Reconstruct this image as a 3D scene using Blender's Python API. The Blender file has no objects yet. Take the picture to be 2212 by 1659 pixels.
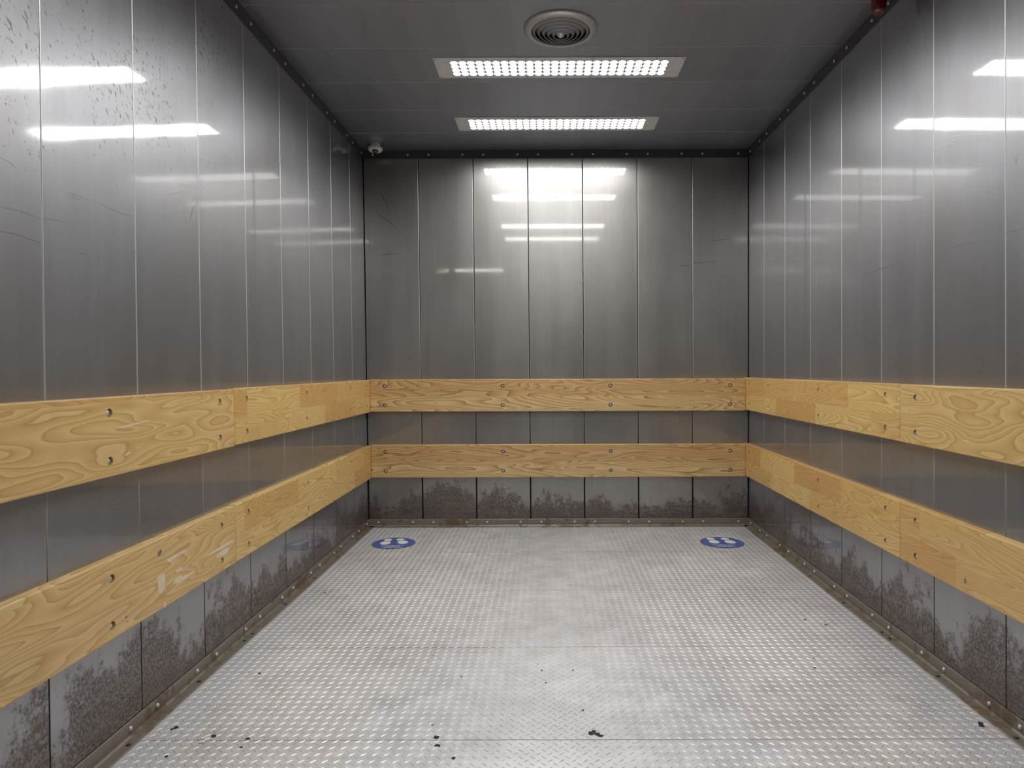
import bpy, bmesh, math, random
import numpy as np
from mathutils import Vector, Matrix

# ------------------------------------------------------------------ place
W, H = 2.8175, 2.7915          # cab width, height (m); back wall at y = 0, cab opens at y = YF
YF = -4.02
AL, AR = 0.01318, -0.00406     # the old cab is slightly out of plumb
C = bpy.context.scene.collection
random.seed(4)

def warp(p):
    x, y, z = p
    u = x / W
    return (x - AL * z * (1 - u) - AR * z * u, y, z)

# ------------------------------------------------------------------ nodes
class NT:
    def __init__(s, name):
        s.m = bpy.data.materials.new(name); s.m.use_nodes = True
        s.t = s.m.node_tree; s.t.nodes.clear()
        s.out = s.t.nodes.new('ShaderNodeOutputMaterial')
    def n(s, typ, ins=None, **kw):
        nd = s.t.nodes.new(typ)
        for k, v in kw.items(): setattr(nd, k, v)
        if ins:
            for k, v in ins.items(): s.set(nd, k, v)
        return nd
    def set(s, nd, k, v):
        sock = nd.inputs[k]
        if isinstance(v, bpy.types.NodeSocket): s.t.links.new(v, sock)
        else:
            if hasattr(sock.default_value, '__len__') and not hasattr(v, '__len__'):
                v = (v, v, v) if len(sock.default_value) == 3 else (v, v, v, 1)
            if hasattr(v, '__len__') and len(v) == 3 and len(sock.default_value) == 4: v = (*v, 1)
            sock.default_value = v
    def math(s, op, a, b=0.0, c=0.0, clamp=False):
        nd = s.n('ShaderNodeMath', {0: a, 1: b, 2: c}, operation=op); nd.use_clamp = clamp
        return nd.outputs[0]
    def vmul(s, v, m): return s.n('ShaderNodeVectorMath', {0: v, 1: m}, operation='MULTIPLY').outputs[0]
    def vadd(s, v, m): return s.n('ShaderNodeVectorMath', {0: v, 1: m}, operation='ADD').outputs[0]
    def sep(s, v): return s.n('ShaderNodeSeparateXYZ', {0: v}).outputs
    def comb(s, x, y, z): return s.n('ShaderNodeCombineXYZ', {0: x, 1: y, 2: z}).outputs[0]
    def noise(s, v, scale=1.0, detail=2.0, rough=.5, w=None, dist=0.0):
        nd = s.n('ShaderNodeTexNoise', noise_dimensions='4D' if w is not None else '3D')
        s.set(nd, 'Vector', v); s.set(nd, 'Scale', scale); s.set(nd, 'Detail', detail); s.set(nd, 'Roughness', rough); s.set(nd, 'Distortion', dist)
        if w is not None: s.set(nd, 'W', w)
        return nd.outputs[0]
    def ramp(s, f, pts, interp='LINEAR'):
        nd = s.n('ShaderNodeValToRGB', {0: f}); cr = nd.color_ramp; cr.interpolation = interp
        while len(cr.elements) < len(pts): cr.elements.new(.5)
        for e, (p, c) in zip(cr.elements, pts):
            e.position = p; e.color = (*c, 1) if hasattr(c, '__len__') else (c, c, c, 1)
        return nd.outputs[0]
    def step(s, f, a, b, o0=0.0, o1=1.0):
        nd = s.n('ShaderNodeMapRange', {0: f, 1: a, 2: b, 3: o0, 4: o1}); nd.interpolation_type = 'SMOOTHSTEP'
        return nd.outputs[0]
    def mix(s, f, a, b, mode='MIX'):
        nd = s.n('ShaderNodeMix', data_type='RGBA', blend_type=mode)
        s.set(nd, 0, f); s.set(nd, 6, a); s.set(nd, 7, b); return nd.outputs[2]
    def bump(s, h, strength, dist=.01, normal=None):
        nd = s.n('ShaderNodeBump', {'Height': h, 'Strength': strength, 'Distance': dist})
        if normal is not None: s.set(nd, 'Normal', normal)
        return nd.outputs[0]
    def bsdf(s, **kw):
        nd = s.n('ShaderNodeBsdfPrincipled')
        for k, v in kw.items(): s.set(nd, k.replace('_', ' '), v)
        s.t.links.new(nd.outputs[0], s.out.inputs[0]); return s.m

def simple(name, col, rough=.5, metal=0.0, **kw):
    s = NT(name)
    p = s.n('ShaderNodeTexCoord').outputs['Object']
    n = s.noise(p, 60, 3)
    c = s.mix(s.step(n, .3, .7, 0, .25), col, tuple(x * .6 for x in col))
    return s.bsdf(Base_Color=c, Roughness=rough, Metallic=metal, **kw)

def steel(name, axis, base=(.325, .33, .345), coat=1.0, blotch=None, rust=1.0, rough=.40, wav=.022):
    """dark lacquered steel wall panels; axis = horizontal axis index in the wall"""
    s = NT(name)
    P = s.n('ShaderNodeTexCoord').outputs['Object']
    x, y, z = s.sep(P)
    u = x if axis == 0 else y
    pan = s.n('ShaderNodeAttribute', attribute_name='panel').outputs['Fac']
    Q = s.comb(u, s.math('MULTIPLY', pan, .9), z)
    cloud = s.noise(s.vmul(Q, (1.6, 1, .9)), 1.0, 5, .6)
    streak = s.noise(s.vmul(Q, (55, 1, 1.1)), 1.0, 3, .6)
    streak2 = s.noise(s.vmul(Q, (9, 1, .5)), 1.0, 3, .55)
    v = s.math('MULTIPLY', s.step(cloud, .25, .75, .91, 1.09), s.step(streak, .2, .8, .965, 1.035))
    v = s.math('MULTIPLY', v, s.step(streak2, .25, .75, .96, 1.04))
    v = s.math('MULTIPLY', v, s.n('ShaderNodeMapRange', {0: pan, 1: 0, 2: 1, 3: .965, 4: 1.035}).outputs[0])
    col = s.mix(1.0, base, s.comb(v, v, v), 'MULTIPLY')
    warm = s.noise(s.vmul(Q, (2.2, 1, 1.4)), 1.0, 3)
    col = s.mix(s.step(warm, .45, .75, 0, .35), col, (.25, .225, .205), 'MIX')
    # small dark brown dabs
    dab = s.noise(s.vmul(s.comb(s.math('ADD', u, s.math('MULTIPLY', z, .5)), pan, z), (95, 1, 48)), 1.0, 3, .6, dist=.4)
    area = s.noise(s.vmul(Q, (1.3, 1, 1.5)), 1.0, 2)
    if blotch:
        (u0, u1, z0, z1, amt) = blotch
        reg = s.math('MULTIPLY', s.step(u, u0, u1), s.step(z, z0, z1))
        thr = s.math('SUBTRACT', .74, s.math('MULTIPLY', reg, amt))
    else: thr = .74
    thr = s.math('SUBTRACT', thr, s.step(area, .45, .75, -.03, .06))
    dm = s.step(s.math('SUBTRACT', dab, thr), 0.0, .03)
    col = s.mix(s.math('MULTIPLY', dm, .72), col, (.10, .085, .075))
    # worn and rusty band above the kick strip
    rn = s.noise(s.vmul(Q, (26, 1, 20)), 1.0, 9, .80)
    rl = s.noise(s.vmul(Q, (3.4, 1, 2.0)), 1.0, 4, .6)
    wash = s.math('MULTIPLY', s.step(s.math('ADD', z, s.math('MULTIPLY', rl, -.22)), -.06, .12, .75, 0), rust)
    col = s.mix(wash, col, (.165, .128, .108))
    hgt = s.math('ADD', s.step(z, .02, .42, .53, .0), s.step(rl, .25, .75, -.26, .26))
    rm = s.math('MULTIPLY', s.step(s.math('ADD', rn, hgt), .72, .86), s.step(z, .28, .46, 1, 0))
    fleck = s.noise(s.vmul(Q, (120, 1, 90)), 1.0, 4, .7)
    rm = s.math('MULTIPLY', rm, s.step(fleck, .38, .56, .35, 1.0))
    rm = s.math('MULTIPLY', rm, rust)
    rc = s.ramp(s.noise(s.vmul(Q, (7, 1, 34)), 1.0, 7, .75), [(.32, (.072, .056, .048)), (.48, (.115, .088, .074)), (.60, (.17, .125, .10)), (.72, (.24, .19, .155)), (.82, (.34, .29, .25))])
    col = s.mix(s.math('MULTIPLY', rm, .80), col, rc)
    # pale scuffs low down
    sc = s.noise(s.vmul(Q, (60, 1, 90)), 1.0, 6, .8)
    sa = s.noise(s.vmul(Q, (4, 1, 9)), 1.0, 3)
    sm = s.math('MULTIPLY', s.math('MULTIPLY', s.step(sc, .60, .68), s.step(sa, .48, .62)), s.step(z, .22, .40, 1, 0))
    col = s.mix(s.math('MULTIPLY', sm, .5), col, (.38, .36, .35))
    wave = s.noise(s.vmul(Q, (3.0, 1, 1.6)), 1.0, 2, .5)
    hfine = s.noise(s.vmul(Q, (240, 1, 70)), 1.0, 2, .6)
    hh = s.math('ADD', wave, s.math('MULTIPLY', hfine, .0015))
    nrm = s.bump(hh, wav, .012)
    rg = s.math('ADD', rough, s.math('MULTIPLY', rm, .25))
    rg = s.math('ADD', rg, s.step(streak2, .3, .7, -.012, .015))
    cw = s.math('MULTIPLY', s.math('SUBTRACT', 1.0, s.math('MULTIPLY', rm, .8)), coat)
    cr = s.step(cloud, .3, .7, .035, .085)
    return s.bsdf(Base_Color=col, Metallic=.82, Roughness=rg, Normal=nrm, Coat_Weight=cw, Coat_Roughness=cr, Coat_IOR=1.7, Coat_Normal=nrm)

def wood(name, light, mid, dark, L, rows, h, su=1.15, rings=27.0, smin=.6):
    """varnished ash; UV = metres along / across the board, u offset per board"""
    s = NT(name)
    uv = s.n('ShaderNodeUVMap', uv_map='UVMap').outputs[0]
    u, v, _ = s.sep(uv)
    wob = s.noise(s.comb(s.math('MULTIPLY', u, .8), 0, 0), 1, 1)
    rowf = s.math('ADD', s.math('MULTIPLY', v, rows / h), s.math('MULTIPLY', wob, .12))
    row = s.math('FLOOR', rowf)
    pc = s.math('FLOOR', s.math('DIVIDE', s.math('ADD', u, s.math('MULTIPLY', row, L * .37)), L))
    seed = s.math('ADD', s.math('MULTIPLY', row, 7.31), s.math('MULTIPLY', pc, 3.77))
    rnd = s.n('ShaderNodeTexWhiteNoise', {'W': seed}, noise_dimensions='1D').outputs['Value']
    base = s.noise(s.comb(s.math('MULTIPLY', u, su), s.math('MULTIPLY', v, 9.0), 0), 1.0, 1.4, .42, w=s.math('MULTIPLY', seed, 1.7), dist=.25)
    wig = s.noise(s.comb(s.math('MULTIPLY', u, 9), s.math('MULTIPLY', v, 40), 0), 1.0, 2, .5, w=seed)
    ph = s.math('ADD', s.math('MULTIPLY', base, rings), s.math('MULTIPLY', wig, .55))
    fr = s.math('FRACT', ph)
    grain = s.ramp(fr, [(0.0, light), (.45, mid), (.80, tuple(m * .55 + d * .45 for m, d in zip(mid, dark))), (.90, dark), (.97, mid), (1.0, light)])
    fib = s.noise(s.comb(s.math('MULTIPLY', u, 14), s.math('MULTIPLY', v, 620), 0), 1.0, 3, .6)
    col = s.mix(s.step(fib, .35, .75, 0, .28), grain, dark)
    strength = s.step(rnd, 0, 1, smin, 1.0)
    col = s.mix(strength, mid, col)
    tint = s.step(rnd, 0, 1, .90, 1.08)
    col = s.mix(1.0, col, s.comb(tint, s.math('MULTIPLY', tint, tint), s.math('POWER', tint, 2.6)), 'MULTIPLY')
    dirt = s.noise(s.comb(s.math('MULTIPLY', u, 5), s.math('MULTIPLY', v, 7), 3), 1.0, 5, .65)
    col = s.mix(s.step(dirt, .5, .8, 0, .3), col, tuple(d * .8 for d in dark))
    speck = s.noise(s.comb(s.math('MULTIPLY', u, 60), s.math('MULTIPLY', v, 120), 7), 1.0, 2)
    col = s.mix(s.step(speck, .765, .80, 0, .8), col, (.03, .02, .012))
    nrm = s.bump(s.math('ADD', s.math('MULTIPLY', fib, .1), dirt), .12, .002)
    return s.bsdf(Base_Color=col, Roughness=.5, Normal=nrm, Coat_Weight=.35, Coat_Roughness=.22)

def rusty(name, base, rustc, amt):
    s = NT(name)
    P = s.n('ShaderNodeTexCoord').outputs['Object']
    n = s.noise(P, 14, 7, .7); f = s.noise(P, 90, 4, .7); l = s.noise(P, 2.5, 2)
    m = s.step(s.math('ADD', n, s.step(l, .3, .7, -.12, .12)), .60 - amt, .72 - amt)
    col = s.mix(m, base, rustc)
    col = s.mix(s.step(f, .45, .75, 0, .4), col, tuple(b * .55 for b in base))
    return s.bsdf(Base_Color=col, Metallic=.35, Roughness=s.step(m, 0, 1, .42, .7), Normal=s.bump(f, .25, .002))

def alum(name):
    s = NT(name)
    P = s.n('ShaderNodeTexCoord').outputs['Object']
    x, y, z = s.sep(P)
    plate = s.math('FLOOR', s.math('DIVIDE', s.math('ADD', y, .0), .705))
    pr = s.n('ShaderNodeTexWhiteNoise', {'W': plate}, noise_dimensions='1D').outputs['Value']
    big = s.noise(P, 1.7, 5, .6); mid = s.noise(P, 9, 6, .7); fine = s.noise(P, 140, 3, .6)
    v = s.math('MULTIPLY', s.step(big, .25, .75, .86, 1.08), s.step(mid, .25, .75, .90, 1.06))
    v = s.math('MULTIPLY', v, s.step(fine, .2, .8, .93, 1.05))
    v = s.math('MULTIPLY', v, s.n('ShaderNodeMapRange', {0: pr, 1: 0, 2: 1, 3: .96, 4: 1.04}).outputs[0])
    v = s.math('MULTIPLY', v, s.step(y, -2.9, -.1, 1.04, .84))  # light falloff towards the back wall, painted into the plate colour
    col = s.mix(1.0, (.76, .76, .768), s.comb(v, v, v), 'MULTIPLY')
    spot = s.noise(P, 26, 2, .5)
    col = s.mix(s.step(spot, .745, .79, 0, .6), col, (.12, .12, .12))
    edge = s.math('MULTIPLY', s.step(s.math('ABSOLUTE', s.math('SUBTRACT', x, W / 2)), 1.15, 1.38), s.step(mid, .4, .7))
    col = s.mix(s.math('MULTIPLY', edge, .3), col, (.28, .25, .22))
    return s.bsdf(Base_Color=col, Metallic=.35, Roughness=s.step(mid, .3, .7, .36, .5), Normal=s.bump(fine, .08, .001))

M = {}
M['wall_l'] = steel('steel_left', 1, blotch=(-1.5, -2.6, 1.5, 2.1, .125))
M['wall_r'] = steel('steel_right', 1, base=(.325, .33, .347))
M['wall_b'] = steel('steel_back', 0, base=(.365, .355, .34), rough=.40, wav=.006)
M['ceil'] = steel('steel_ceiling', 0, base=(.43, .45, .50), rust=0, rough=.42, wav=.02, coat=.6)
s = NT('seam_edge')  # panel seam edges: near black low down, paler with height
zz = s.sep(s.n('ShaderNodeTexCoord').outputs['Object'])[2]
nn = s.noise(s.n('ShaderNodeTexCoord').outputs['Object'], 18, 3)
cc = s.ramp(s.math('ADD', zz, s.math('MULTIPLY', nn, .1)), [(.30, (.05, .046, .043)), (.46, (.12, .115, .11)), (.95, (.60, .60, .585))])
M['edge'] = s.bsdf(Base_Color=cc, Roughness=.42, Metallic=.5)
M['edge_c'] = simple('seam_edge_ceiling', (.50, .50, .52), .5, .3)  # even pale tone for the ceiling panel edges
M['gap'] = simple('dark_gap', (.012, .012, .012), .9)
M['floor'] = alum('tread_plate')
M['wood_b'] = wood('ash_back', (.77, .57, .29), (.68, .475, .21), (.34, .195, .065), 90.0, 2, .2385, su=.95, rings=24.0, smin=.9)
M['wood_s'] = wood('ash_side', (.76, .52, .205), (.69, .445, .155), (.50, .29, .09), .62, 2, .2385)
M['wood_n'] = wood('ash_near', (.77, .55, .25), (.69, .46, .175), (.47, .28, .09), 90.0, 1.02, .2385, su=1.5, rings=22.0)
M['trim_t'] = rusty('dark_trim', (.085, .085, .092), (.10, .095, .09), -.2)
M['trim_b'] = rusty('kick_trim', (.245, .22, .185), (.19, .135, .09), .08)
M['caulk'] = rusty('caulk', (.25, .205, .145), (.15, .115, .08), .12)
M['bolt'] = simple('zinc_bolt', (.62, .64, .67), .38, .45)
M['cup'] = simple('dark_cup', (.04, .042, .05), .5, .5)
M['scr_l'] = simple('light_scratch', (.46, .46, .455), .35, .6)
M['scr_s'] = simple('soft_scratch', (.31, .31, .31), .35, .7)
M['scr_d'] = simple('dark_scratch', (.07, .065, .06), .6, .4)
M['gouge'] = simple('raw_wood', (.80, .66, .47), .8)
M['gouge_d'] = simple('dark_mark', (.20, .19, .16), .8)
M['seam'] = simple('plate_seam', (.22, .215, .21), .7)
M['speck'] = simple('black_speck', (.035, .035, .035), .8)
M['paint'] = simple('white_paint_fleck', (.82, .82, .80), .8)
M['plate'] = simple('white_plate', (.86, .87, .85), .4, .0)
M['screw'] = simple('screw_metal', (.5, .5, .5), .3, .9)
M['vent'] = simple('satin_aluminium', (.66, .66, .67), .30, .6)
M['vent_r'] = simple('dull_aluminium', (.46, .46, .47), .42, .3)
M['vent_d'] = simple('vent_dark', (.03, .03, .033), .8)
M['white'] = simple('white_plastic', (.92, .92, .90), .4)
M['lensblk'] = simple('smoked_lens', (.012, .012, .014), .06, .0, Coat_Weight=1.0)
M['chrome'] = simple('dark_chrome', (.10, .10, .10), .2, .8)
M['sticker'] = simple('blue_vinyl', (.08, .135, .37), .45)
M['sticker_w'] = simple('white_vinyl', (.82, .82, .80), .5)
M['hall_wall'] = simple('hall_wall_paint', (.36, .36, .36), .7)
M['hall_ceil'] = simple('hall_ceiling_paint', (.5, .5, .5), .8)
M['hall_floor'] = simple('hall_concrete', (.30, .295, .29), .7)

s = NT('red_lens')
M['red'] = s.bsdf(Base_Color=(.17, .002, .009), Roughness=.12, Coat_Weight=1.0)

def emit(name, strength, col, c0, c1):
    s = NT(name)
    inc = s.n('ShaderNodeNewGeometry').outputs['Incoming']
    z = s.sep(inc)[2]
    c = s.math('MULTIPLY', z, -1.0)
    f = s.math('MULTIPLY', s.step(c, c0, c1), strength)
    e = s.n('ShaderNodeEmission', {'Color': col, 'Strength': f})
    s.t.links.new(e.outputs[0], s.out.inputs[0]); return s.m
LED_S = 42.0
M['led'] = emit('led_lens', LED_S, (1.0, .985, .98), .08, .36)
M['tube'] = emit('hall_tube', 9.0, (1.0, .97, .90), -1.2, -.5)

# ------------------------------------------------------------------ objects
def mesh(name, verts, faces, mats, parent=None, origin=(0, 0, 0), smooth=False, midx=None, uvs=None, attr=None, do_warp=True, face_to=None, **props):
    """verts are world coordinates; the object sits at origin (warped), its vertices relative to it"""
    if do_warp:
        verts = [warp(v) for v in verts]; origin = warp(origin)
    o = origin
    me = bpy.data.meshes.new(name)
    me.from_pydata([(v[0] - o[0], v[1] - o[1], v[2] - o[2]) for v in verts], [], faces)
    for m in mats: me.materials.append(M[m])
    if midx is not None: me.polygons.foreach_set('material_index', midx)
    if uvs is not None:
        l = me.uv_layers.new(name='UVMap')
        flat = [c for f in me.polygons for vi in f.vertices for c in uvs[vi]]
        l.data.foreach_set('uv', flat)
    if attr is not None:
        a = me.attributes.new('panel', 'FLOAT', 'POINT'); a.data.foreach_set('value', attr)
    bm = bmesh.new(); bm.from_mesh(me); bmesh.ops.recalc_face_normals(bm, faces=bm.faces); bm.to_mesh(me); bm.free()
    if face_to is not None:
        d = Vector(face_to)
        bm = bmesh.new(); bm.from_mesh(me); bm.normal_update()
        bad = [f for f in bm.faces if f.normal.dot(d) < -1e-4]
        bmesh.ops.reverse_faces(bm, faces=bad); bm.to_mesh(me); bm.free()
    if smooth is True: me.polygons.foreach_set('use_smooth', [True] * len(me.polygons))
    elif smooth:
        me.polygons.foreach_set('use_smooth', [True] * len(me.polygons)); me.set_sharp_from_angle(angle=math.radians(smooth))
    me.update()
    return put(name, me, parent, origin, **props)

def put(name, me, parent=None, loc=(0, 0, 0), rot=None, **props):
    ob = bpy.data.objects.new(name, me); C.objects.link(ob)
    if parent is not None:
        ob.parent = parent
        loc = tuple(a - b for a, b in zip(loc, parent.location))
    ob.location = loc
    if rot is not None: ob.rotation_euler = rot
    for k, v in props.items(): ob[k] = v
    return ob

def thing(name, loc, label, cat, group=None):
    p = dict(label=label, category=cat)
    if group: p['group'] = group
    return put(name, None, None, warp(loc), **p)

def lathe(prof, n=24, axis='z'):
    """prof: list of (r, h); revolve about z"""
    vs, fs = [], []
    rings = []
    for r, h in prof:
        if r < 1e-6:
            rings.append([len(vs)]); vs.append((0, 0, h))
        else:
            rings.append(list(range(len(vs), len(vs) + n)))
            for i in range(n):
                a = 2 * math.pi * i / n; vs.append((r * math.cos(a), r * math.sin(a), h))
    for a, b in zip(rings, rings[1:]):
        for i in range(n):
            j = (i + 1) % n
            if len(a) == 1 and len(b) == 1: continue
            if len(a) == 1: fs.append((a[0], b[i], b[j]))
            elif len(b) == 1: fs.append((a[i], b[0], a[j]))
            else: fs.append((a[i], b[i], b[j], a[j]))
    return vs, fs

def raw_mesh(name, vs, fs, mats, midx=None, smooth=40):
    me = bpy.data.meshes.new(name); me.from_pydata(vs, [], fs)
    for m in mats: me.materials.append(M[m])
    if midx: me.polygons.foreach_set('material_index', midx)
    bm = bmesh.new(); bm.from_mesh(me); bmesh.ops.recalc_face_normals(bm, faces=bm.faces); bm.to_mesh(me); bm.free()
    me.polygons.foreach_set('use_smooth', [True] * len(me.polygons)); me.set_sharp_from_angle(angle=math.radians(smooth))
    return me

# ---- wall panels: mapping (s along, t across-out-of-wall, z) -> world
def to_back(s, v, w): return (s, -w, v)
def to_left(s, v, w): return (w, -s, v)
def to_right(s, v, w): return (W - w, -s, v)
def to_ceil(s, v, w): return (v, -s, H - w)

def panels(name, to, cuts, v0, v1, mat, gap, rad, depth=.014, scratches=(), kind=True, edge='edge'):
    verts, faces, mi, at = [], [], [], []
    nseg = 4
    for k, (a, b) in enumerate(zip(cuts, cuts[1:])):
        rnd = random.random()
        a2, b2 = a + gap / 2, b - gap / 2
        arc1 = [(a2, -depth)]
        for i in range(nseg + 1):
            t = math.pi / 2 * i / nseg; arc1.append((a2 + rad - rad * math.cos(t), -rad + rad * math.sin(t)))
        arc2 = []
        for i in range(nseg + 1):
            t = math.pi / 2 * i / nseg; arc2.append((b2 - rad + rad * math.sin(t), -rad + rad * math.cos(t)))
        arc2.append((b2, -depth))
        for prof in (arc1, [arc1[-1], arc2[0]], arc2):   # the flat face keeps its own vertices so it shades flat
            base = len(verts)
            for s_, w in prof:
                verts.append(to(s_, v0, w)); verts.append(to(s_, v1, w)); at += [rnd, rnd]
            for i in range(len(prof) - 1):
                faces.append((base + 2 * i, base + 2 * i + 1, base + 2 * i + 3, base + 2 * i + 2)); mi.append(0 if len(prof) == 2 else 5)
    b = len(verts)
    for s_, v in ((cuts[0] - .02, v0), (cuts[-1] + .02, v0), (cuts[-1] + .02, v1), (cuts[0] - .02, v1)):
        verts.append(to(s_, v, -depth)); at.append(0)
    faces.append((b, b + 1, b + 2, b + 3)); mi.append(1)
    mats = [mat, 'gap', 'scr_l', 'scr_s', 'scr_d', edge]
    for (pts, width, mm) in scratches:
        add_strip(verts, faces, mi, at, [Vector(p) for p in pts], width, to(0, 0, .0004), to(0, 0, 0), mm)
    ob = mesh(name, verts, faces, mats, smooth=30, midx=mi, attr=at, face_to=Vector(to(0, 0, 1)) - Vector(to(0, 0, 0)))
    if kind: ob['kind'] = 'structure'
    return ob

def smooth_line(P, n=5):
    if len(P) < 3: return P
    out = []
    for i in range(len(P) - 1):
        p0 = P[max(i - 1, 0)]; p1 = P[i]; p2 = P[i + 1]; p3 = P[min(i + 2, len(P) - 1)]
        for k in range(n):
            t = k / n
            out.append(.5 * ((2 * p1) + (-p0 + p2) * t + (2 * p0 - 5 * p1 + 4 * p2 - p3) * t * t + (-p0 + 3 * p1 - 3 * p2 + p3) * t ** 3))
    out.append(P[-1]); return out

def add_strip(verts, faces, mi, at, P, width, o1, o0, mm):
    n = (Vector(o1) - Vector(o0)); off = n.copy(); n.normalize()
    P = smooth_line(P)
    base = len(verts); L = len(P)
    for i, p in enumerate(P):
        d = (P[min(i + 1, L - 1)] - P[max(i - 1, 0)]).normalized()
        sd = n.cross(d) * width * .5 * (math.sin(math.pi * (i + .35) / (L - .3)) * .8 + .2) * (.7 + .6 * random.random())
        verts.append(tuple(p + off + sd)); verts.append(tuple(p + off - sd)); at += [0, 0]
    for i in range(L - 1):
        faces.append((base + 2 * i, base + 2 * i + 1, base + 2 * i + 3, base + 2 * i + 2)); mi.append(mm)

def pts(axis, val, *ln):  # lists of pairs -> world points on a wall
    out = []
    for l in ln:
        if axis == 1: out.append([(a, val, b) for a, b in l])
        else: out.append([(val, a, b) for a, b in l])
    return out

sb = pts(1, 0, [(.586, 1.904), (.623, 1.877), (.703, 1.794), (.78, 1.719)], [(.629, 2.123), (.642, 2.048), (.661, 1.931), (.677, 1.863)],
         [(.711, 2.205), (.72, 2.068), (.729, 1.989)], [(.951, 2.204), (.94, 2.149), (.936, 2.088)], [(1.077, 1.991), (1.138, 1.991), (1.199, 2.001)],
         [(.506, 2.24), (.552, 2.168), (.602, 2.133), (.598, 2.068)], [(1.716, 1.948), (1.766, 1.971), (1.834, 1.995)], [(1.76, 2.009), (1.787, 2.026), (1.834, 2.033)],
         [(2.668, 1.951), (2.637, 1.883), (2.603, 1.78), (2.59, 1.705)], [(2.238, 2.575), (2.228, 2.548)])
sbd = pts(1, 0, [(.025, 2.406), (.099, 2.33), (.135, 2.299), (.209, 2.241), (.315, 2.124)], [(.115, 2.495), (.157, 2.419), (.18, 2.358)],
          [(.124, 2.012), (.178, 2.022), (.26, 2.029)], [(.039, 2.207), (.04, 2.036)], [(2.53, 2.098), (2.59, 2.115), (2.692, 2.125)], [(2.307, 1.928), (2.388, 1.926)], [(2.418, 1.948), (2.577, 1.955)])
sl = pts(0, 0, [(-3.282, 1.69), (-3.252, 1.689), (-3.231, 1.677)], [(-3.14, 1.758), (-3.101, 1.758)], [(-3.061, 1.665), (-3.002, 1.666), (-2.959, 1.665)], [(-3.055, 1.655), (-2.995, 1.658)],
         [(-2.915, 1.668), (-2.846, 1.662), (-2.771, 1.664)], [(-2.549, 1.79), (-2.494, 1.814), (-2.426, 1.838)], [(-2.349, 1.82), (-2.392, 1.771), (-2.417, 1.72)],
         [(-3.285, 1.568), (-3.222, 1.572), (-3.161, 1.569)], [(-3.286, 1.507), (-3.234, 1.51), (-3.159, 1.503)], [(-3.137, 1.574), (-3.057, 1.579)], [(-3.005, 1.503), (-2.97, 1.5)],
         [(-2.807, 1.551), (-2.729, 1.557)], [(-2.287, 2.635), (-2.261, 2.629)], [(-2.08, 2.629), (-2.045, 2.636)], [(-1.838, 1.327), (-1.85, 1.249)],
         [(-2.801, .737), (-2.765, .741), (-2.74, .752), (-2.682, .752)], [(-2.891, .755), (-2.841, .756)], [(-2.886, .735), (-2.813, .73)], [(-3.015, .697), (-2.966, .707)],
         [(-2.854, .682), (-2.814, .684)], [(-2.717, .658), (-2.609, .669), (-2.498, .68), (-2.375, .686)], [(-2.505, .681), (-2.474, .69)], [(-2.941, .682), (-2.904, .682)], [(-2.741, .706), (-2.69, .707), (-2.636, .693)])
sr = pts(0, W, [(-2.214, 2.006), (-2.345, 2.006), (-2.529, 1.998)], [(-2.258, 2.055), (-2.345, 2.043), (-2.529, 2.001), (-2.68, 1.95)], [(-2.76, 1.997), (-2.835, 2.002)],
         [(-2.511, 1.91), (-2.611, 1.871), (-2.673, 1.839)], [(-1.348, 2.564), (-1.441, 2.559)], [(-2.787, 1.845), (-2.797, 1.818), (-2.807, 1.843)], [(-2.431, 2.296), (-2.445, 2.328)],
         [(-2.703, 1.934), (-2.724, 1.949)], [(-1.812, 1.604), (-1.943, 1.608), (-2.094, 1.608)], [(-.398, 1.843), (-.648, 1.847)], [(-.762, 1.844), (-.933, 1.851)], [(-2.422, 1.606), (-2.579, 1.607)],
         [(-2.755, 1.603), (-2.819, 1.599)], [(-1.761, 1.291), (-1.872, 1.274), (-1.942, 1.257)], [(-2.654, 1.185), (-2.705, 1.131)], [(-2.784, 1.204), (-2.819, 1.215)], [(-2.668, 1.768), (-2.713, 1.747)], [(-2.358, .589), (-2.376, .586)])
srd = pts(0, W, [(-1.802, .372), (-2.051, .373)], [(-2.089, .379), (-2.196, .356)], [(-2.263, .269), (-2.301, .256)])
def sc(ls, w, m): return [(l, w, m) for l in ls]

cb = [.002] + [.40356 + .4 * i for i in range(6)] + [W - .002]
cl = [.003] + [.348 + .4 * i for i in range(10)] + [-YF]
cr = [.003] + [.3514 + .4 * i for i in range(10)] + [-YF]
cc = [.001] + [.3617 + .401 * i for i in range(10)] + [-YF]
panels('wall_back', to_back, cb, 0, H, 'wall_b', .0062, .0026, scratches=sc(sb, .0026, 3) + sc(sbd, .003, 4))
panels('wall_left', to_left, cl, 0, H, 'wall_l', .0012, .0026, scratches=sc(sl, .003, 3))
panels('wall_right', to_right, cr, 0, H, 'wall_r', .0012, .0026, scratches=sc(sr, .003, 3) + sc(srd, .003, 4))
panels('ceiling', to_ceil, cc, -.04, W + .02, 'ceil', .0008, .0022, edge='edge_c')

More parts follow.
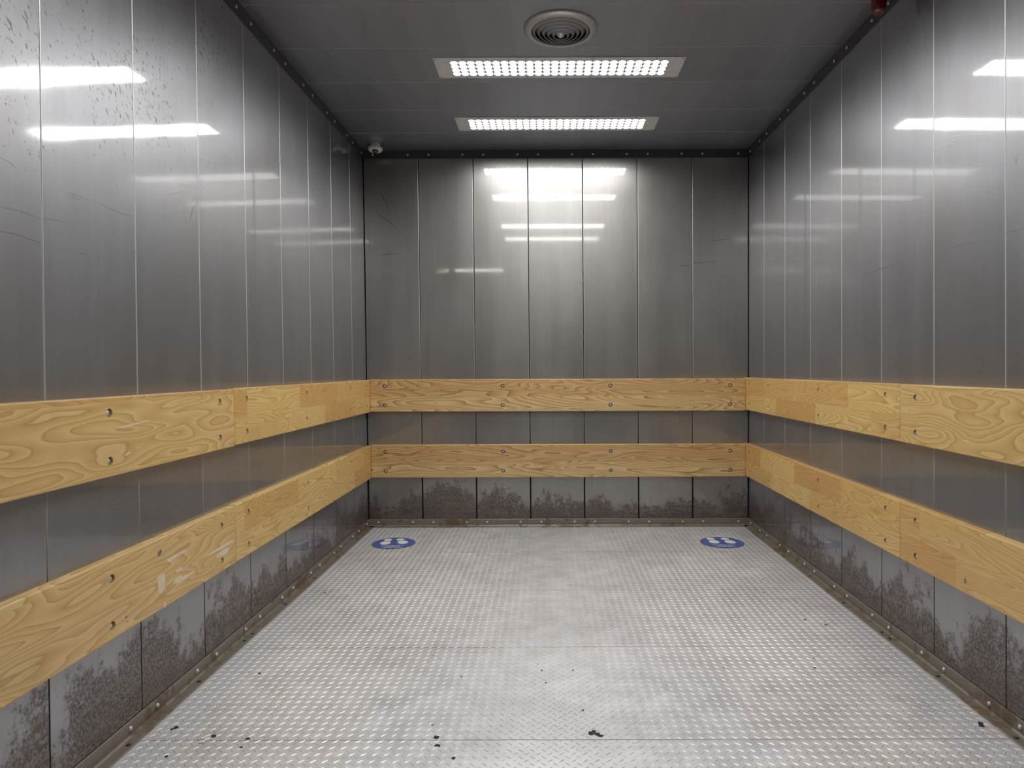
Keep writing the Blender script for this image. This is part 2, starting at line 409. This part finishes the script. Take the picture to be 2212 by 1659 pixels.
# ---- tread plate floor: sheet + raised lugs as real relief
def build_floor():
    verts, faces, mi = [], [], []
    def quad(x0, x1, y0, y1, z, m):
        b = len(verts); verts.extend([(x0, y0, z), (x1, y0, z), (x1, y1, z), (x0, y1, z)]); faces.append((b, b + 1, b + 2, b + 3)); mi.append(m)
    quad(0, W, YF, 0, 0, 0)
    b = len(verts); verts.extend([(0, YF, 0), (W, YF, 0), (W, YF, -.05), (0, YF, -.05)]); faces.append((b, b + 1, b + 2, b + 3)); mi.append(0)
    for y in (-.696, -1.425, -2.141, -2.833, -3.53):
        n = 24
        for i in range(n):
            x0, x1 = .045 + (W - .09) * i / n, .045 + (W - .09) * (i + 1) / n
            o = .0007 * math.sin(i * 2.1)
            quad(x0, x1, y - .0012 + o, y + .0012 + o, .0004, 1)
    p, ln, wd, ht = .0352, .0125, .0034, .0017
    shape = [(-1, 0), (-.45, .9), (.45, .9), (1, 0), (.45, -.9), (-.45, -.9)]
    nx = int((W - .10) / p); ny = int((-YF - .06) / p)
    for k in (0, 1):
        ang = math.radians(44 if k == 0 else -44) ; ca, sa = math.cos(ang), math.sin(ang)
        for i in range(nx):
            cx = .055 + (i + .5 * k + .25) * p
            for j in range(ny):
                cy = -.05 - (j + .5 * k + .25) * p
                b = len(verts)
                for (a, c) in shape:
                    u_, v_ = a * ln, c * wd; verts.append((cx + u_ * ca - v_ * sa, cy + u_ * sa + v_ * ca, 0))
                for a in (-.5, .5):
                    u_ = a * ln; verts.append((cx + u_ * ca, cy + u_ * sa, ht))
                faces.extend([(b, b + 6, b + 1), (b + 1, b + 6, b + 7, b + 2), (b + 2, b + 7, b + 3), (b + 3, b + 7, b + 4), (b + 4, b + 7, b + 6, b + 5), (b + 5, b + 6, b)])
                mi.extend([0] * 6)
    # dark specks and paint flecks trodden into the plate
    R = random.Random(7)
    sp = [(.973, -2.818, 9, 2), (.982, -2.865, 8, 2), (1.043, -2.931, 6, 2), (1.465, -2.797, 10, 2), (1.482, -2.802, 8, 2), (1.491, -2.813, 7, 2), (1.474, -2.785, 6, 2), (.251, -2.826, 9, 3), (.244, -2.841, 10, 3),
          (.263, -2.807, 8, 2), (.236, -2.82, 7, 3), (.165, -1.462, 7, 2), (2.732, -2.759, 9, 2), (1.302, -2.358, 4, 2), (1.319, -2.456, 4, 2), (1.423, -2.355, 4, 2), (.115, -2.758, 7, 2), (.106, -2.769, 5, 2),
          (2.587, -1.91, 6, 2), (.38, -2.824, 6, 2), (.381, -2.872, 6, 2), (.176, -2.918, 6, 2), (.22, -2.375, 5, 2), (2.447, -1.474, 5, 2), (2.511, -1.263, 5, 2), (2.361, -2.34, 5, 2), (2.515, -1.849, 6, 2),
          (2.74, -2.742, 8, 2), (1.444, -2.656, 4, 2), (2.36, -1.72, 6, 3), (2.35, -1.74, 5, 3)]
    for _ in range(60): sp.append((R.uniform(.1, W - .1), R.uniform(-3.2, -.2), R.uniform(1.5, 3.6), 2 if R.random() < .8 else 3))
    for (x, y, r, m) in sp:
        b = len(verts); n = 9; r *= .001
        for i in range(n):
            a = 2 * math.pi * i / n; q = r * R.uniform(.55, 1.2)
            verts.append((x + 1.3 * q * math.cos(a), y + q * math.sin(a), .0019))
        faces.append(tuple(range(b, b + n))); mi.append(m)
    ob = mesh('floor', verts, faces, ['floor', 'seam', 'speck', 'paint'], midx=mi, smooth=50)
    ob['kind'] = 'structure'
build_floor()

# ---- bolts
bv, bf = lathe([(.0082, 0), (.0082, .0012), (.0070, .0034), (.0044, .0052), (0, .0060)], 14)
BOLT = raw_mesh('dome_bolt', bv, bf, ['bolt'], smooth=60)
bv, bf = lathe([(.0075, 0), (.0072, .0015), (.0050, .0028), (0, .0032)], 12)
FBOLT = raw_mesh('flat_bolt', bv, bf, ['cup'], smooth=60)
# recessed coach bolt: dark cup at the bottom of the hole, zinc head
cv, cf = lathe([(.0134, .020), (.0134, .0185), (.0100, .0185)], 20)
n0 = len(cf)
hv, hf = lathe([(.0100, .0185), (.0100, .0225), (.0085, .0262), (.0050, .0285), (0, .0292)], 20)
o = len(cv)
RBOLT = raw_mesh('coach_bolt', cv + hv, cf + [tuple(i + o for i in f) for f in hf], ['cup', 'bolt'], midx=[0] * n0 + [1] * len(hf), smooth=60)
ROT = {'back': (math.pi / 2, 0, 0), 'left': (0, math.pi / 2, 0), 'right': (0, -math.pi / 2, 0), 'floor': (0, 0, 0), 'ceil': (math.pi, 0, 0)}
TO = {'back': to_back, 'left': to_left, 'right': to_right}

# ---- corner trims (angle strips) with bolts as parts
def trim(num, side, s0, s1, top, bolts, fbolts=()):
    to = TO[side]; t = .005
    if top: prof = [(0, H - .062), (t, H - .062), (t, H), (0, H)]
    else: prof = [(0, .052), (t * .6, .054), (t, .052), (t, .011), (.011, t), (.043, t), (.045, t * .6), (.045, 0), (0, 0)]
    verts, faces, mi = [], [], []
    n = len(prof)
    s_mit = .045 if False else 0
    for s_ in (s0, s1):
        for (w, v) in prof: verts.append(to(s_, v, w))
    for i in range(n):
        j = (i + 1) % n; faces.append((i, j, n + j, n + i)); mi.append(1 if (not top and i == 3) else 0)
    faces.append(tuple(range(n))); mi.append(0); faces.append(tuple(range(2 * n - 1, n - 1, -1))); mi.append(0)
    ob = mesh('trim_%d' % num, verts, faces, ['trim_t'] if top else ['trim_b', 'caulk'], midx=mi if not top else None, smooth=35)
    ob['kind'] = 'structure'
    for s_ in bolts:
        v = H - .034 if top else .030
        put('bolt', BOLT, ob, warp(to(s_, v, t)), ROT[side])
    for s_ in fbolts:
        put('bolt', FBOLT, ob, warp(to(s_, t, .029)), ROT['floor'])
    return ob
bb = [.073] + [c + d for c in [.40356 + .4 * i for i in range(6)] for d in (-.075, .077)] + [2.741]
trim(1, 'back', 0, W, True, bb)
sbolt = lambda c0, a, b: [x for x in [.062] + [c0 + .4 * i + d for i in range(10) for d in (-.074, .071)] if a < x < b]
trim(2, 'left', .005, 4.0, True, sbolt(.348, 0, 3.95))
trim(3, 'right', .005, 4.0, True, sbolt(.3514, 0, 3.95))
trim(4, 'back', 0, W, False, bb, [.272, .724, 1.175, 1.629, 2.08, 2.53])
trim(5, 'left', .005, 2.0335, False, sbolt(.348, 0, 2.03), [.384, .82, 1.23, 1.64, 2.005])
trim(6, 'left', 2.0375, 4.0, False, sbolt(.348, 2.04, 3.95), [2.081, 2.45, 2.866, 3.28, 3.7])
trim(7, 'right', .005, 2.040, False, sbolt(.3514, 0, 2.03), [.404, .806, 1.222, 1.64, 2.009])
trim(8, 'right', 2.044, 4.0, False, sbolt(.3514, 2.04, 3.95), [2.075, 2.424, 2.839, 3.25, 3.66])

# ---- wooden bumper rails
def rail(side, s0, s1, z0, z1, cols, mat, label, seed, marks=(), zb=None):
    to = TO[side]; t = .032; r = .0045; hr = .0138
    mid = (s0 + s1) / 2
    root = thing('bumper_rail', to(mid, z0, 0), label, 'rail', 'varnished wooden bumper rails on the elevator walls')
    zs = zb or (z1 - .051, z1 - .192)
    # front face with bolt holes
    bm = bmesh.new()
    def loop(co):
        vs = [bm.verts.new((a, b, t)) for a, b in co]
        return vs, [bm.edges.new((vs[i], vs[(i + 1) % len(vs)])) for i in range(len(vs))]
    oc = [(s0 + r, z0 + r), (s1 - r, z0 + r), (s1 - r, z1 - r), (s0 + r, z1 - r)]
    V, E = loop(oc); edges = list(E); holes = []
    for c in cols:
        for zz in zs:
            hv, he = loop([(c + hr * math.cos(2 * math.pi * i / 20), zz + hr * math.sin(2 * math.pi * i / 20)) for i in range(20)])
            holes.append(hv); edges += he
    bmesh.ops.triangle_fill(bm, use_beauty=True, use_dissolve=False, edges=edges)
    for hv in holes:
        bk = [bm.verts.new((v.co.x, v.co.y, .019)) for v in hv]
        for i in range(20): bm.faces.new((hv[i], hv[(i + 1) % 20], bk[(i + 1) % 20], bk[i]))
    prev = [bm.verts.new(v.co) for v in V]
    steps = [(r * (1 - math.sin(a)), t - r * (1 - math.cos(a))) for a in [math.pi / 2 * k / 4 for k in range(1, 5)]] + [(0, 0)]
    for inset, w in steps:
        nv = [bm.verts.new(c) for c in ((s0 + inset, z0 + inset, w), (s1 - inset, z0 + inset, w), (s1 - inset, z1 - inset, w), (s0 + inset, z1 - inset, w))]
        for i in range(4): bm.faces.new((prev[i], prev[(i + 1) % 4], nv[(i + 1) % 4], nv[i]))
        prev = nv
    bm.faces.new(prev)
    bm.verts.index_update()
    vs = [tuple(v.co) for v in bm.verts]; fs = [tuple(v.index for v in f.verts) for f in bm.faces]; bm.free()
    mi = [0] * len(fs)
    uvs = [(a + seed, (b - z0) + (t - w) * .9 * (1 if b > (z0 + z1) / 2 else -1)) for a, b, w in vs]
    vs = list(vs)
    for (poly, mm) in marks:
        b0 = len(vs)
        for (a, z) in poly: vs.append((a, z, t + .0004)); uvs.append((0, 0))
        fs.append(tuple(range(b0, b0 + len(poly)))); mi.append(mm)
    ob = mesh('board', [to(a, b, w) for a, b, w in vs], fs, [mat, 'gouge', 'gouge_d'], parent=root, origin=to(mid, z0, 0), midx=mi, uvs=uvs, smooth=35)
    for c in cols:
        for zz in zs: put('bolt', RBOLT, root, warp(to(c, zz, 0)), ROT[side])
    return root

UZ, LZ = (.852, 1.0905), (.366, .6075)
bc = [.139, 1.005, 1.796, 2.674]
rail('back', .0325, W - .0325, *UZ, bc, 'wood_b', 'upper bumper rail on the back wall, pale yellow wood with oval grain rings', 3.2, zb=(1.040, .899))
rail('back', .0325, W - .0325, *LZ, bc, 'wood_b', 'lower bumper rail on the back wall, pale yellow wood above the rusty steel', 11.7, zb=(.556, .4155))
fc = [.111, .512, 1.313, 2.033]; nc = [2.270, 2.937, 3.62]
gl = [([(2.871, .902), (2.845, .910), (2.841, .906), (2.863, .899)], 1), ([(2.916, .987), (2.869, .992), (2.742, 1.0), (2.739, .998), (2.869, .986)], 1), ([(2.815, .915), (2.80, .9175), (2.785, .916), (2.80, .914)], 1)]
rail('left', .002, 2.145, .848, 1.0865, fc, 'wood_s', 'upper rail on the left wall, far board running to the back corner', 21.3, zb=(1.038, .8955))
rail('left', 2.1465, 3.98, .845, 1.0835, nc, 'wood_n', 'upper rail on the left wall, near board with large swirling grain', 33.9, gl, zb=(1.036, .892))
gf = []
R = random.Random(3)
for _ in range(22):
    a = R.uniform(.2, 2.0); z = R.uniform(.38, .58); l = R.uniform(.004, .016); k = R.uniform(.001, .0025)
    gf.append(([(a, z), (a + l * .5, z + k), (a + l, z + k * .5), (a + l * .6, z - k * .5)], 1))
rail('left', .002, 2.151, .361, .6005, fc, 'wood_s', 'lower rail on the left wall, far board with small chips near the back corner', 41.1, gf[:16], zb=(.546, .405))
gn = [([(2.394, .457), (2.289, .463), (2.204, .462), (2.155, .460), (2.159, .456), (2.257, .449), (2.376, .453)], 1),
      ([(2.322, .429), (2.280, .443), (2.235, .446), (2.212, .436), (2.214, .426), (2.240, .421), (2.297, .424)], 1),
      ([(2.713, .474), (2.686, .479), (2.663, .472), (2.660, .445), (2.664, .421), (2.690, .412), (2.704, .420), (2.706, .445)], 1),
      ([(2.622, .425), (2.578, .440), (2.560, .430), (2.520, .427), (2.468, .427), (2.520, .415), (2.590, .415)], 1),
      ([(2.605, .463), (2.562, .464), (2.560, .455), (2.590, .451)], 1), ([(2.672, .376), (2.662, .376), (2.664, .358), (2.674, .361)], 1),
      ([(2.655, .517), (2.560, .521), (2.520, .520), (2.540, .512), (2.645, .504)], 1),
      ([(2.705, .555), (2.690, .562), (2.680, .557), (2.685, .545), (2.700, .540)], 2),
      ([(2.88, .404), (2.872, .408), (2.866, .403), (2.873, .399)], 2), ([(2.875, .388), (2.866, .391), (2.864, .386)], 2)]
for i in range(7): gn.append(([(2.6655, .470 - i * .0072), (2.659, .4685 - i * .0072), (2.6655, .4672 - i * .0072)], 2))
rail('left', 2.1525, 3.98, .359, .5985, nc, 'wood_n', 'lower rail on the left wall, near board with pale gouges and scrapes', 57.4, gn, zb=(.541, .401))
gr = [([(2.570, .909), (2.606, .9095), (2.640, .904), (2.599, .9035)], 1), ([(1.033, 1.0195), (1.122, 1.017), (1.304, 1.019), (1.122, 1.0145)], 1), ([(.939, .926), (1.069, .931), (.939, .9235)], 1)]
rc_ = [.118, .528, 1.338, 2.046]; rn_ = [2.279, 2.95, 3.63]
rail('right', .002, 2.162, .8575, 1.096, rc_, 'wood_s', 'upper rail on the right wall, far board running to the back corner', 63.8, gr[1:], zb=(1.0455, .904))
rail('right', 2.1635, 3.98, .8565, 1.095, rn_, 'wood_n', 'upper rail on the right wall, near board with a dark band of grain', 74.5, gr[:1], zb=(1.044, .904))
gf2 = [([(a + .05, z + .004), (a + .055, z + .006), (a + .07, z + .003)] if False else p, m) for (p, m) in gf[16:]]
gf2 += [([(.53, .405), (.60, .399), (.66, .403), (.72, .392), (.66, .400), (.60, .396)], 1)]
rail('right', .002, 2.162, .372, .610, rc_, 'wood_s', 'lower rail on the right wall, far board with curly grain by the back corner', 86.2, gf2, zb=(.5545, .4135))
rail('right', 2.1635, 3.98, .372, .610, rn_, 'wood_s', 'lower rail on the right wall, near board made of joined blocks', 97.9, [([(2.60, .415), (2.592, .43), (2.585, .418), (2.59, .405)], 2)], zb=(.554, .414))

# ---- LED ceiling lights
LED = raw_mesh('led_lens', *lathe([(.0202, 0), (.0185, -.0022), (0, -.0046)], 10), ['led'], smooth=80)
scv, scf = lathe([(.0055, 0), (.0052, -.0015), (.0030, -.0028), (0, -.0030)], 10)
SCREW = raw_mesh('screw', scv, scf, ['screw'], smooth=60)
def ceiling_light(cy, label, lens=True):
    cx = 1.4095; z = H
    root = thing('ceiling_light', (cx, cy, z), label, 'ceiling light', 'LED panel lights set in the elevator ceiling')
    root['label'] = label
    hx, hy, t = .651, .119, .0035
    verts, faces = [], []
    nx = 16
    for k, (zz, e) in enumerate(((z - .0002, 0), (z - t, 0), )):
        for i in range(nx + 1):
            x = cx - hx + 2 * hx * i / nx
            w = 0 if k == 0 else .0018 * math.sin(i * 1.3) * (1 if abs(i - 8) < 7 else 0)
            verts.append((x, cy - hy, zz - max(w, 0))); verts.append((x, cy + hy, zz - max(-w, 0)))
    s_ = 2 * (nx + 1)
    for i in range(nx):
        a = 2 * i
        faces += [(a, a + 2, a + 3, a + 1), (s_ + a, s_ + a + 1, s_ + a + 3, s_ + a + 2), (a, s_ + a, s_ + a + 2, a + 2), (a + 1, a + 3, s_ + a + 3, s_ + a + 1)]
    faces += [(0, 1, s_ + 1, s_), (2 * nx, s_ + 2 * nx, s_ + 2 * nx + 1, 2 * nx + 1)]
    mesh('plate', verts, faces, ['plate'], parent=root, origin=(cx, cy, z), smooth=30)
    dx, dy = .0439, .0425
    if lens:
        for i in range(26):
            for j in range(4):
                put('led_lens', LED, root, warp((cx + (i - 12.5) * dx, cy + (j - 1.5) * dy, z - t - .0012)))
        for sx, sy in ((-.64, -.105), (-.64, .105), (.64, -.105), (.64, .105), (-.5, -.108), (-.17, -.108), (.17, -.108), (.5, -.108), (-.5, .108), (-.17, .108), (.17, .108), (.5, .108)):
            put('screw', SCREW, root, warp((cx + sx, cy + sy, z - t)))
    else:
        vs, fs = [], []
        lv = [tuple(v.co) for v in LED.vertices]; lf = [tuple(p.vertices) for p in LED.polygons]
        for i in range(26):
            for j in range(4):
                b = len(vs); vs += [(cx + (i - 12.5) * dx + v[0], cy + (j - 1.5) * dy + v[1], z - t - .0012 + v[2]) for v in lv]
                fs += [tuple(q + b for q in f) for f in lf]
        mesh('led_array', vs, fs, ['led'], parent=root, origin=(cx, cy, z), smooth=80, kind='stuff')
    return root
ceiling_light(-.527, 'LED panel light in the ceiling nearest the back wall')
ceiling_light(-1.345, 'LED panel light in the ceiling beside the round air vent')
ceiling_light(-2.60, 'LED panel light overhead, seen only mirrored in the steel, third from the back', lens=False)
ceiling_light(-3.33, 'LED panel light overhead, seen only mirrored in the steel, closest to the opening', lens=False)

# ---- round air diffuser
def vent():
    cx, cy = 1.410, -1.748
    root = thing('ceiling_vent', (cx, cy, H), 'round silver ceiling air vent with concentric rings', 'vent')
    def part(name, prof, mat, n=64):
        vs, fs = lathe(prof, n)
        return mesh(name, [(cx + x, cy + y, H + z) for x, y, z in vs], fs, [mat], parent=root, origin=(cx, cy, H), smooth=50)
    part('rim', [(.174, 0), (.1745, -.003), (.171, -.009), (.161, -.0145), (.150, -.017), (.142, -.0175), (.139, -.016), (.138, -.001)], 'vent')
    part('backing', [(.1375, -.0008), (0, -.0012)], 'vent_d')
    for k in range(5):
        r = .124 - k * .0225; z = -.019 - k * .0042
        part('ring', [(r + .012, z + .0155), (r + .0015, z), (r, z - .0016), (r - .0024, z - .0016), (r - .0028, z + .0008), (r - .0008, z + .003), (r + .009, z + .0155)], 'vent_r', 48)
    part('center_cone', [(.020, -.030), (.014, -.037), (.006, -.041), (0, -.0425)], 'vent', 24)
vent()

# ---- dome camera
def dome_camera():
    cx, cy = .124, -.128
    root = thing('security_camera', (cx, cy, H), 'small white dome security camera on the ceiling by the left back corner', 'camera')
    def part(name, prof, mat, n=32, c=(0, 0, 0)):
        vs, fs = lathe(prof, n)
        return mesh(name, [(cx + c[0] + x, cy + c[1] + y, H + c[2] + z) for x, y, z in vs], fs, [mat], parent=root, origin=(cx, cy, H), smooth=50)
    part('mount', [(.036, 0), (.037, -.010), (.042, -.020)], 'white')
    part('housing', [(.040, -.018), (.049, -.021), (.052, -.027), (.051, -.036), (.044, -.046), (.032, -.053), (.016, -.056), (0, -.057)], 'white')
    vs, fs = lathe([(.021, 0), (.021, .004), (.0195, .010), (.015, .015), (.008, .018), (0, .019)], 24)
    d = Vector((.20, -.80, -.62)).normalized(); q = Vector((0, 0, 1)).rotation_difference(d)
    c = Vector((cx, cy, H - .028)) + d * .030
    mesh('lens', [tuple(c + q @ Vector(v)) for v in vs], fs, ['lensblk'], parent=root, origin=(cx, cy, H), smooth=60)
    vs, fs = lathe([(.0245, -.006), (.0245, .0015), (.023, .004), (.0205, .003)], 24)
    mesh('lens_ring', [tuple(c + q @ Vector(v)) for v in vs], fs, ['chrome'], parent=root, origin=(cx, cy, H), smooth=60)
dome_camera()

# ---- red warning lamp hanging by the right wall
def red_lamp():
    cx, cy = 2.722, -2.12
    root = thing('ceiling_warning_light', (cx, cy, H), 'small red glass warning light hanging from the ceiling at the right wall', 'warning light')
    def part(name, prof, mat, n=32):
        vs, fs = lathe(prof, n)
        return mesh(name, [(cx + x, cy + y, H + z) for x, y, z in vs], fs, [mat], parent=root, origin=(cx, cy, H), smooth=40)
    part('base', [(.042, 0), (.042, -.012), (.034, -.020), (.034, -.052), (.0325, -.058)], 'chrome')
    part('red_lens', [(.030, -.054), (.0305, -.100), (.0300, -.118), (.026, -.127), (.016, -.132), (0, -.1335)], 'red')
    part('collar', [(.0325, -.050), (.0345, -.054), (.0345, -.064), (.0315, -.068)], 'chrome')
red_lamp()

# ---- floor stickers
def sticker(cx, cy, r, rot, splay, label):
    z = .0019
    root = thing('floor_sticker', (cx, cy, 0), label, 'sticker', 'round blue footprint stickers on the floor')
    ca, sa = math.cos(rot), math.sin(rot)
    def tr(x, y, dz): return (cx + x * ca - y * sa, cy + x * sa + y * ca, z + dz)
    R = random.Random(int(cx * 10))
    n = 72
    rim = [r * (1 + .004 * R.uniform(-1, 1)) for _ in range(n)]
    vs = [tr(rim[i] * math.cos(2 * math.pi * i / n), rim[i] * math.sin(2 * math.pi * i / n), 0) for i in range(n)] + [tr(0, 0, .0003)]
    mesh('disc', vs, [(i, (i + 1) % n, n) for i in range(n)], ['sticker'], parent=root, origin=(cx, cy, 0))
    # toes point toward -y (the lettering side)
    for sx, sp in ((-1, splay[0]), (1, splay[1])):
        a = sp * sx; c2, s2 = math.cos(a), math.sin(a)
        ox, oy = sx * .052, .034
        out = []
        for k in range(28):   # sole
            t = 2 * math.pi * k / 28
            x = .034 * math.cos(t) * (1 - .10 * math.sin(t)); y = -.020 + .047 * math.sin(t)
            y = min(y, .021)
            out.append((x, y))
        heel = []
        for k in range(24):
            t = 2 * math.pi * k / 24
            x = .027 * math.cos(t); y = .054 + .031 * math.sin(t); y = max(y, .032)
            heel.append((x, y))
        vs, fs = [], []
        for poly in (out, heel):
            b = len(vs)
            vs += [tr(ox + x * c2 - y * s2, oy + x * s2 + y * c2, .0008) for x, y in poly]; fs.append(tuple(range(b, b + len(poly))))
        mesh('footprint', vs, fs, ['sticker_w'], parent=root, origin=(cx, cy, 0))
    for txt, yy, size in (('Thank you for', -.112, .0235), ('practicing', -.090, .0235), ('social distancing', -.067, .0225)):
        cu = bpy.data.curves.new('t', 'FONT'); cu.body = txt; cu.size = size; cu.align_x = 'CENTER'; cu.align_y = 'CENTER'; cu.offset = .0004
        ob = bpy.data.objects.new('t', cu); C.objects.link(ob)
        me = bpy.data.meshes.new_from_object(ob); bpy.data.objects.remove(ob)
        vs = [tr(-v.co.x, -v.co.y + yy, .0008) for v in me.vertices]; fs = [tuple(p.vertices) for p in me.polygons]
        mesh('lettering', vs, fs, ['sticker_w'], parent=root, origin=(cx, cy, 0))
    # worn flecks
    vs, fs = [], []
    for _ in range(12):
        a = R.uniform(0, 6.28); q = r * R.uniform(.72, .95); x, y = q * math.cos(a), q * math.sin(a)
        if y < -.05 and abs(x) < .1: continue
        b = len(vs); vs += [tr(x + .002 * R.uniform(.6, 1.8) * math.cos(k), y + .002 * math.sin(k), .0007) for k in (0, 1.2, 2.6, 3.9, 5.1)]; fs.append(tuple(range(b, b + 5)))
    mesh('worn_flecks', vs, fs, ['sticker_w'], parent=root, origin=(cx, cy, 0))
sticker(.297, -.482, .143, math.radians(8), (.12, .28), 'blue round footprint sticker on the floor in the left back corner')
sticker(2.491, -.486, .143, math.radians(-2), (-.10, .22), 'blue round footprint sticker on the floor in the right back corner')

# ------------------------------------------------------------------ landing outside the open side of the cab
def slab(name, x0, x1, y0, y1, z0, z1, mat):
    v = [(x, y, z) for z in (z0, z1) for (x, y) in ((x0, y0), (x1, y0), (x1, y1), (x0, y1))]
    f = [(0, 3, 2, 1), (4, 5, 6, 7), (0, 1, 5, 4), (1, 2, 6, 5), (2, 3, 7, 6), (3, 0, 4, 7)]
    mesh(name, v, f, [mat], do_warp=False, kind='structure')
HX0, HX1, HY, HZ = -2.6, 5.4, -9.4, 3.0
slab('floor_landing', HX0, HX1, HY, YF - .02, -.05, 0, 'hall_floor')
slab('ceiling_landing', HX0, HX1, HY, YF - .02, HZ, HZ + .05, 'hall_ceil')
slab('wall_landing_left', HX0 - .1, HX0, HY, YF - .02, -.05, HZ + .05, 'hall_wall')
slab('wall_landing_right', HX1, HX1 + .1, HY, YF - .02, -.05, HZ + .05, 'hall_wall')
slab('wall_landing_far', HX0 - .1, HX1 + .1, HY - .1, HY, -.05, HZ + .05, 'hall_wall')
slab('wall_front_left', HX0, -.06, YF - .02, YF + .06, 0, HZ, 'hall_wall')
slab('wall_front_right', W + .05, HX1, YF - .02, YF + .06, 0, HZ, 'hall_wall')
slab('wall_front_top', -.06, W + .05, YF - .02, YF + .06, H + .012, HZ, 'hall_wall')

def batten(cx, cy, L, label):
    root = put('batten_light', None, None, (cx, cy, HZ), label=label, category='ceiling light', group='bare tube lights on the landing ceiling')
    v = [(x, y, z) for z, e in ((HZ - .001, .035), (HZ - .05, .022)) for (x, y) in ((cx - L / 2, cy - e), (cx + L / 2, cy - e), (cx + L / 2, cy + e), (cx - L / 2, cy + e))]
    f = [(0, 3, 2, 1), (4, 5, 6, 7), (0, 1, 5, 4), (1, 2, 6, 5), (2, 3, 7, 6), (3, 0, 4, 7)]
    mesh('housing', v, f, ['white'], parent=root, origin=(cx, cy, HZ), do_warp=False)
    vs, fs = lathe([(0, -L / 2 + .02), (.019, -L / 2 + .02), (.019, L / 2 - .02), (0, L / 2 - .02)], 12)
    mesh('tube', [(cx + z, cy + x, HZ - .069 + y) for x, y, z in vs], fs, ['tube'], parent=root, origin=(cx, cy, HZ), do_warp=False, smooth=40)
batten(-.66, -6.9, .50, 'short tube light on the landing ceiling outside, left one of the pair')
batten(.12, -6.9, .90, 'longer tube light on the landing ceiling outside, beside the short one')
batten(-1.45, -8.4, .9, 'tube light on the landing ceiling outside, farthest from the elevator')

# ------------------------------------------------------------------ world, camera
w = bpy.data.worlds.new('world'); bpy.context.scene.world = w; w.use_nodes = True
w.node_tree.nodes['Background'].inputs[0].default_value = (.5, .52, .55, 1)
w.node_tree.nodes['Background'].inputs[1].default_value = .05

f, sx, sy, pitch, yaw, roll, D, Xc, Zc = 1429.57186, 72.63133, -35.72039, .0026, .00184, .00348, 4.91213, 1.32572, 1.16258
cp, sp_ = math.cos(pitch), math.sin(pitch); cy_, sy_ = math.cos(yaw), math.sin(yaw); cz, sz = math.cos(roll), math.sin(roll)
Rm = Matrix(((cy_, -sy_, 0), (sy_, cy_, 0), (0, 0, 1))) @ Matrix(((1, 0, 0), (0, cp, -sp_), (0, sp_, cp))) @ Matrix(((cz, 0, sz), (0, 1, 0), (-sz, 0, cz)))
cam = bpy.data.cameras.new('camera'); co = bpy.data.objects.new('camera', cam); C.objects.link(co)
right, fwd, up = Rm.col[0], Rm.col[1], Rm.col[2]
co.matrix_world = Matrix.Translation((Xc, -D, Zc)) @ Matrix((right, up, -fwd)).transposed().to_4x4()
cam.sensor_fit = 'HORIZONTAL'; cam.sensor_width = 36.0
cam.lens = f / 2212 * 36.0
cam.shift_x = -sx / 2212; cam.shift_y = sy / 2212
cam.clip_start = .02; cam.clip_end = 60
bpy.context.scene.camera = co

sc_ = bpy.context.scene
sc_.view_settings.view_transform = 'Standard'; sc_.view_settings.look = 'None'
sc_.view_settings.exposure = 0.0; sc_.view_settings.gamma = 1.0
sc_.cycles.max_bounces = 5; sc_.cycles.diffuse_bounces = 3; sc_.cycles.glossy_bounces = 3
sc_.cycles.sample_clamp_indirect = 4.0; sc_.cycles.caustics_reflective = True
sc_.cycles.use_denoising = True
sc_.cycles.use_light_tree = False; sc_.cycles.use_adaptive_sampling = True; sc_.cycles.adaptive_threshold = .04; sc_.cycles.adaptive_min_samples = 12
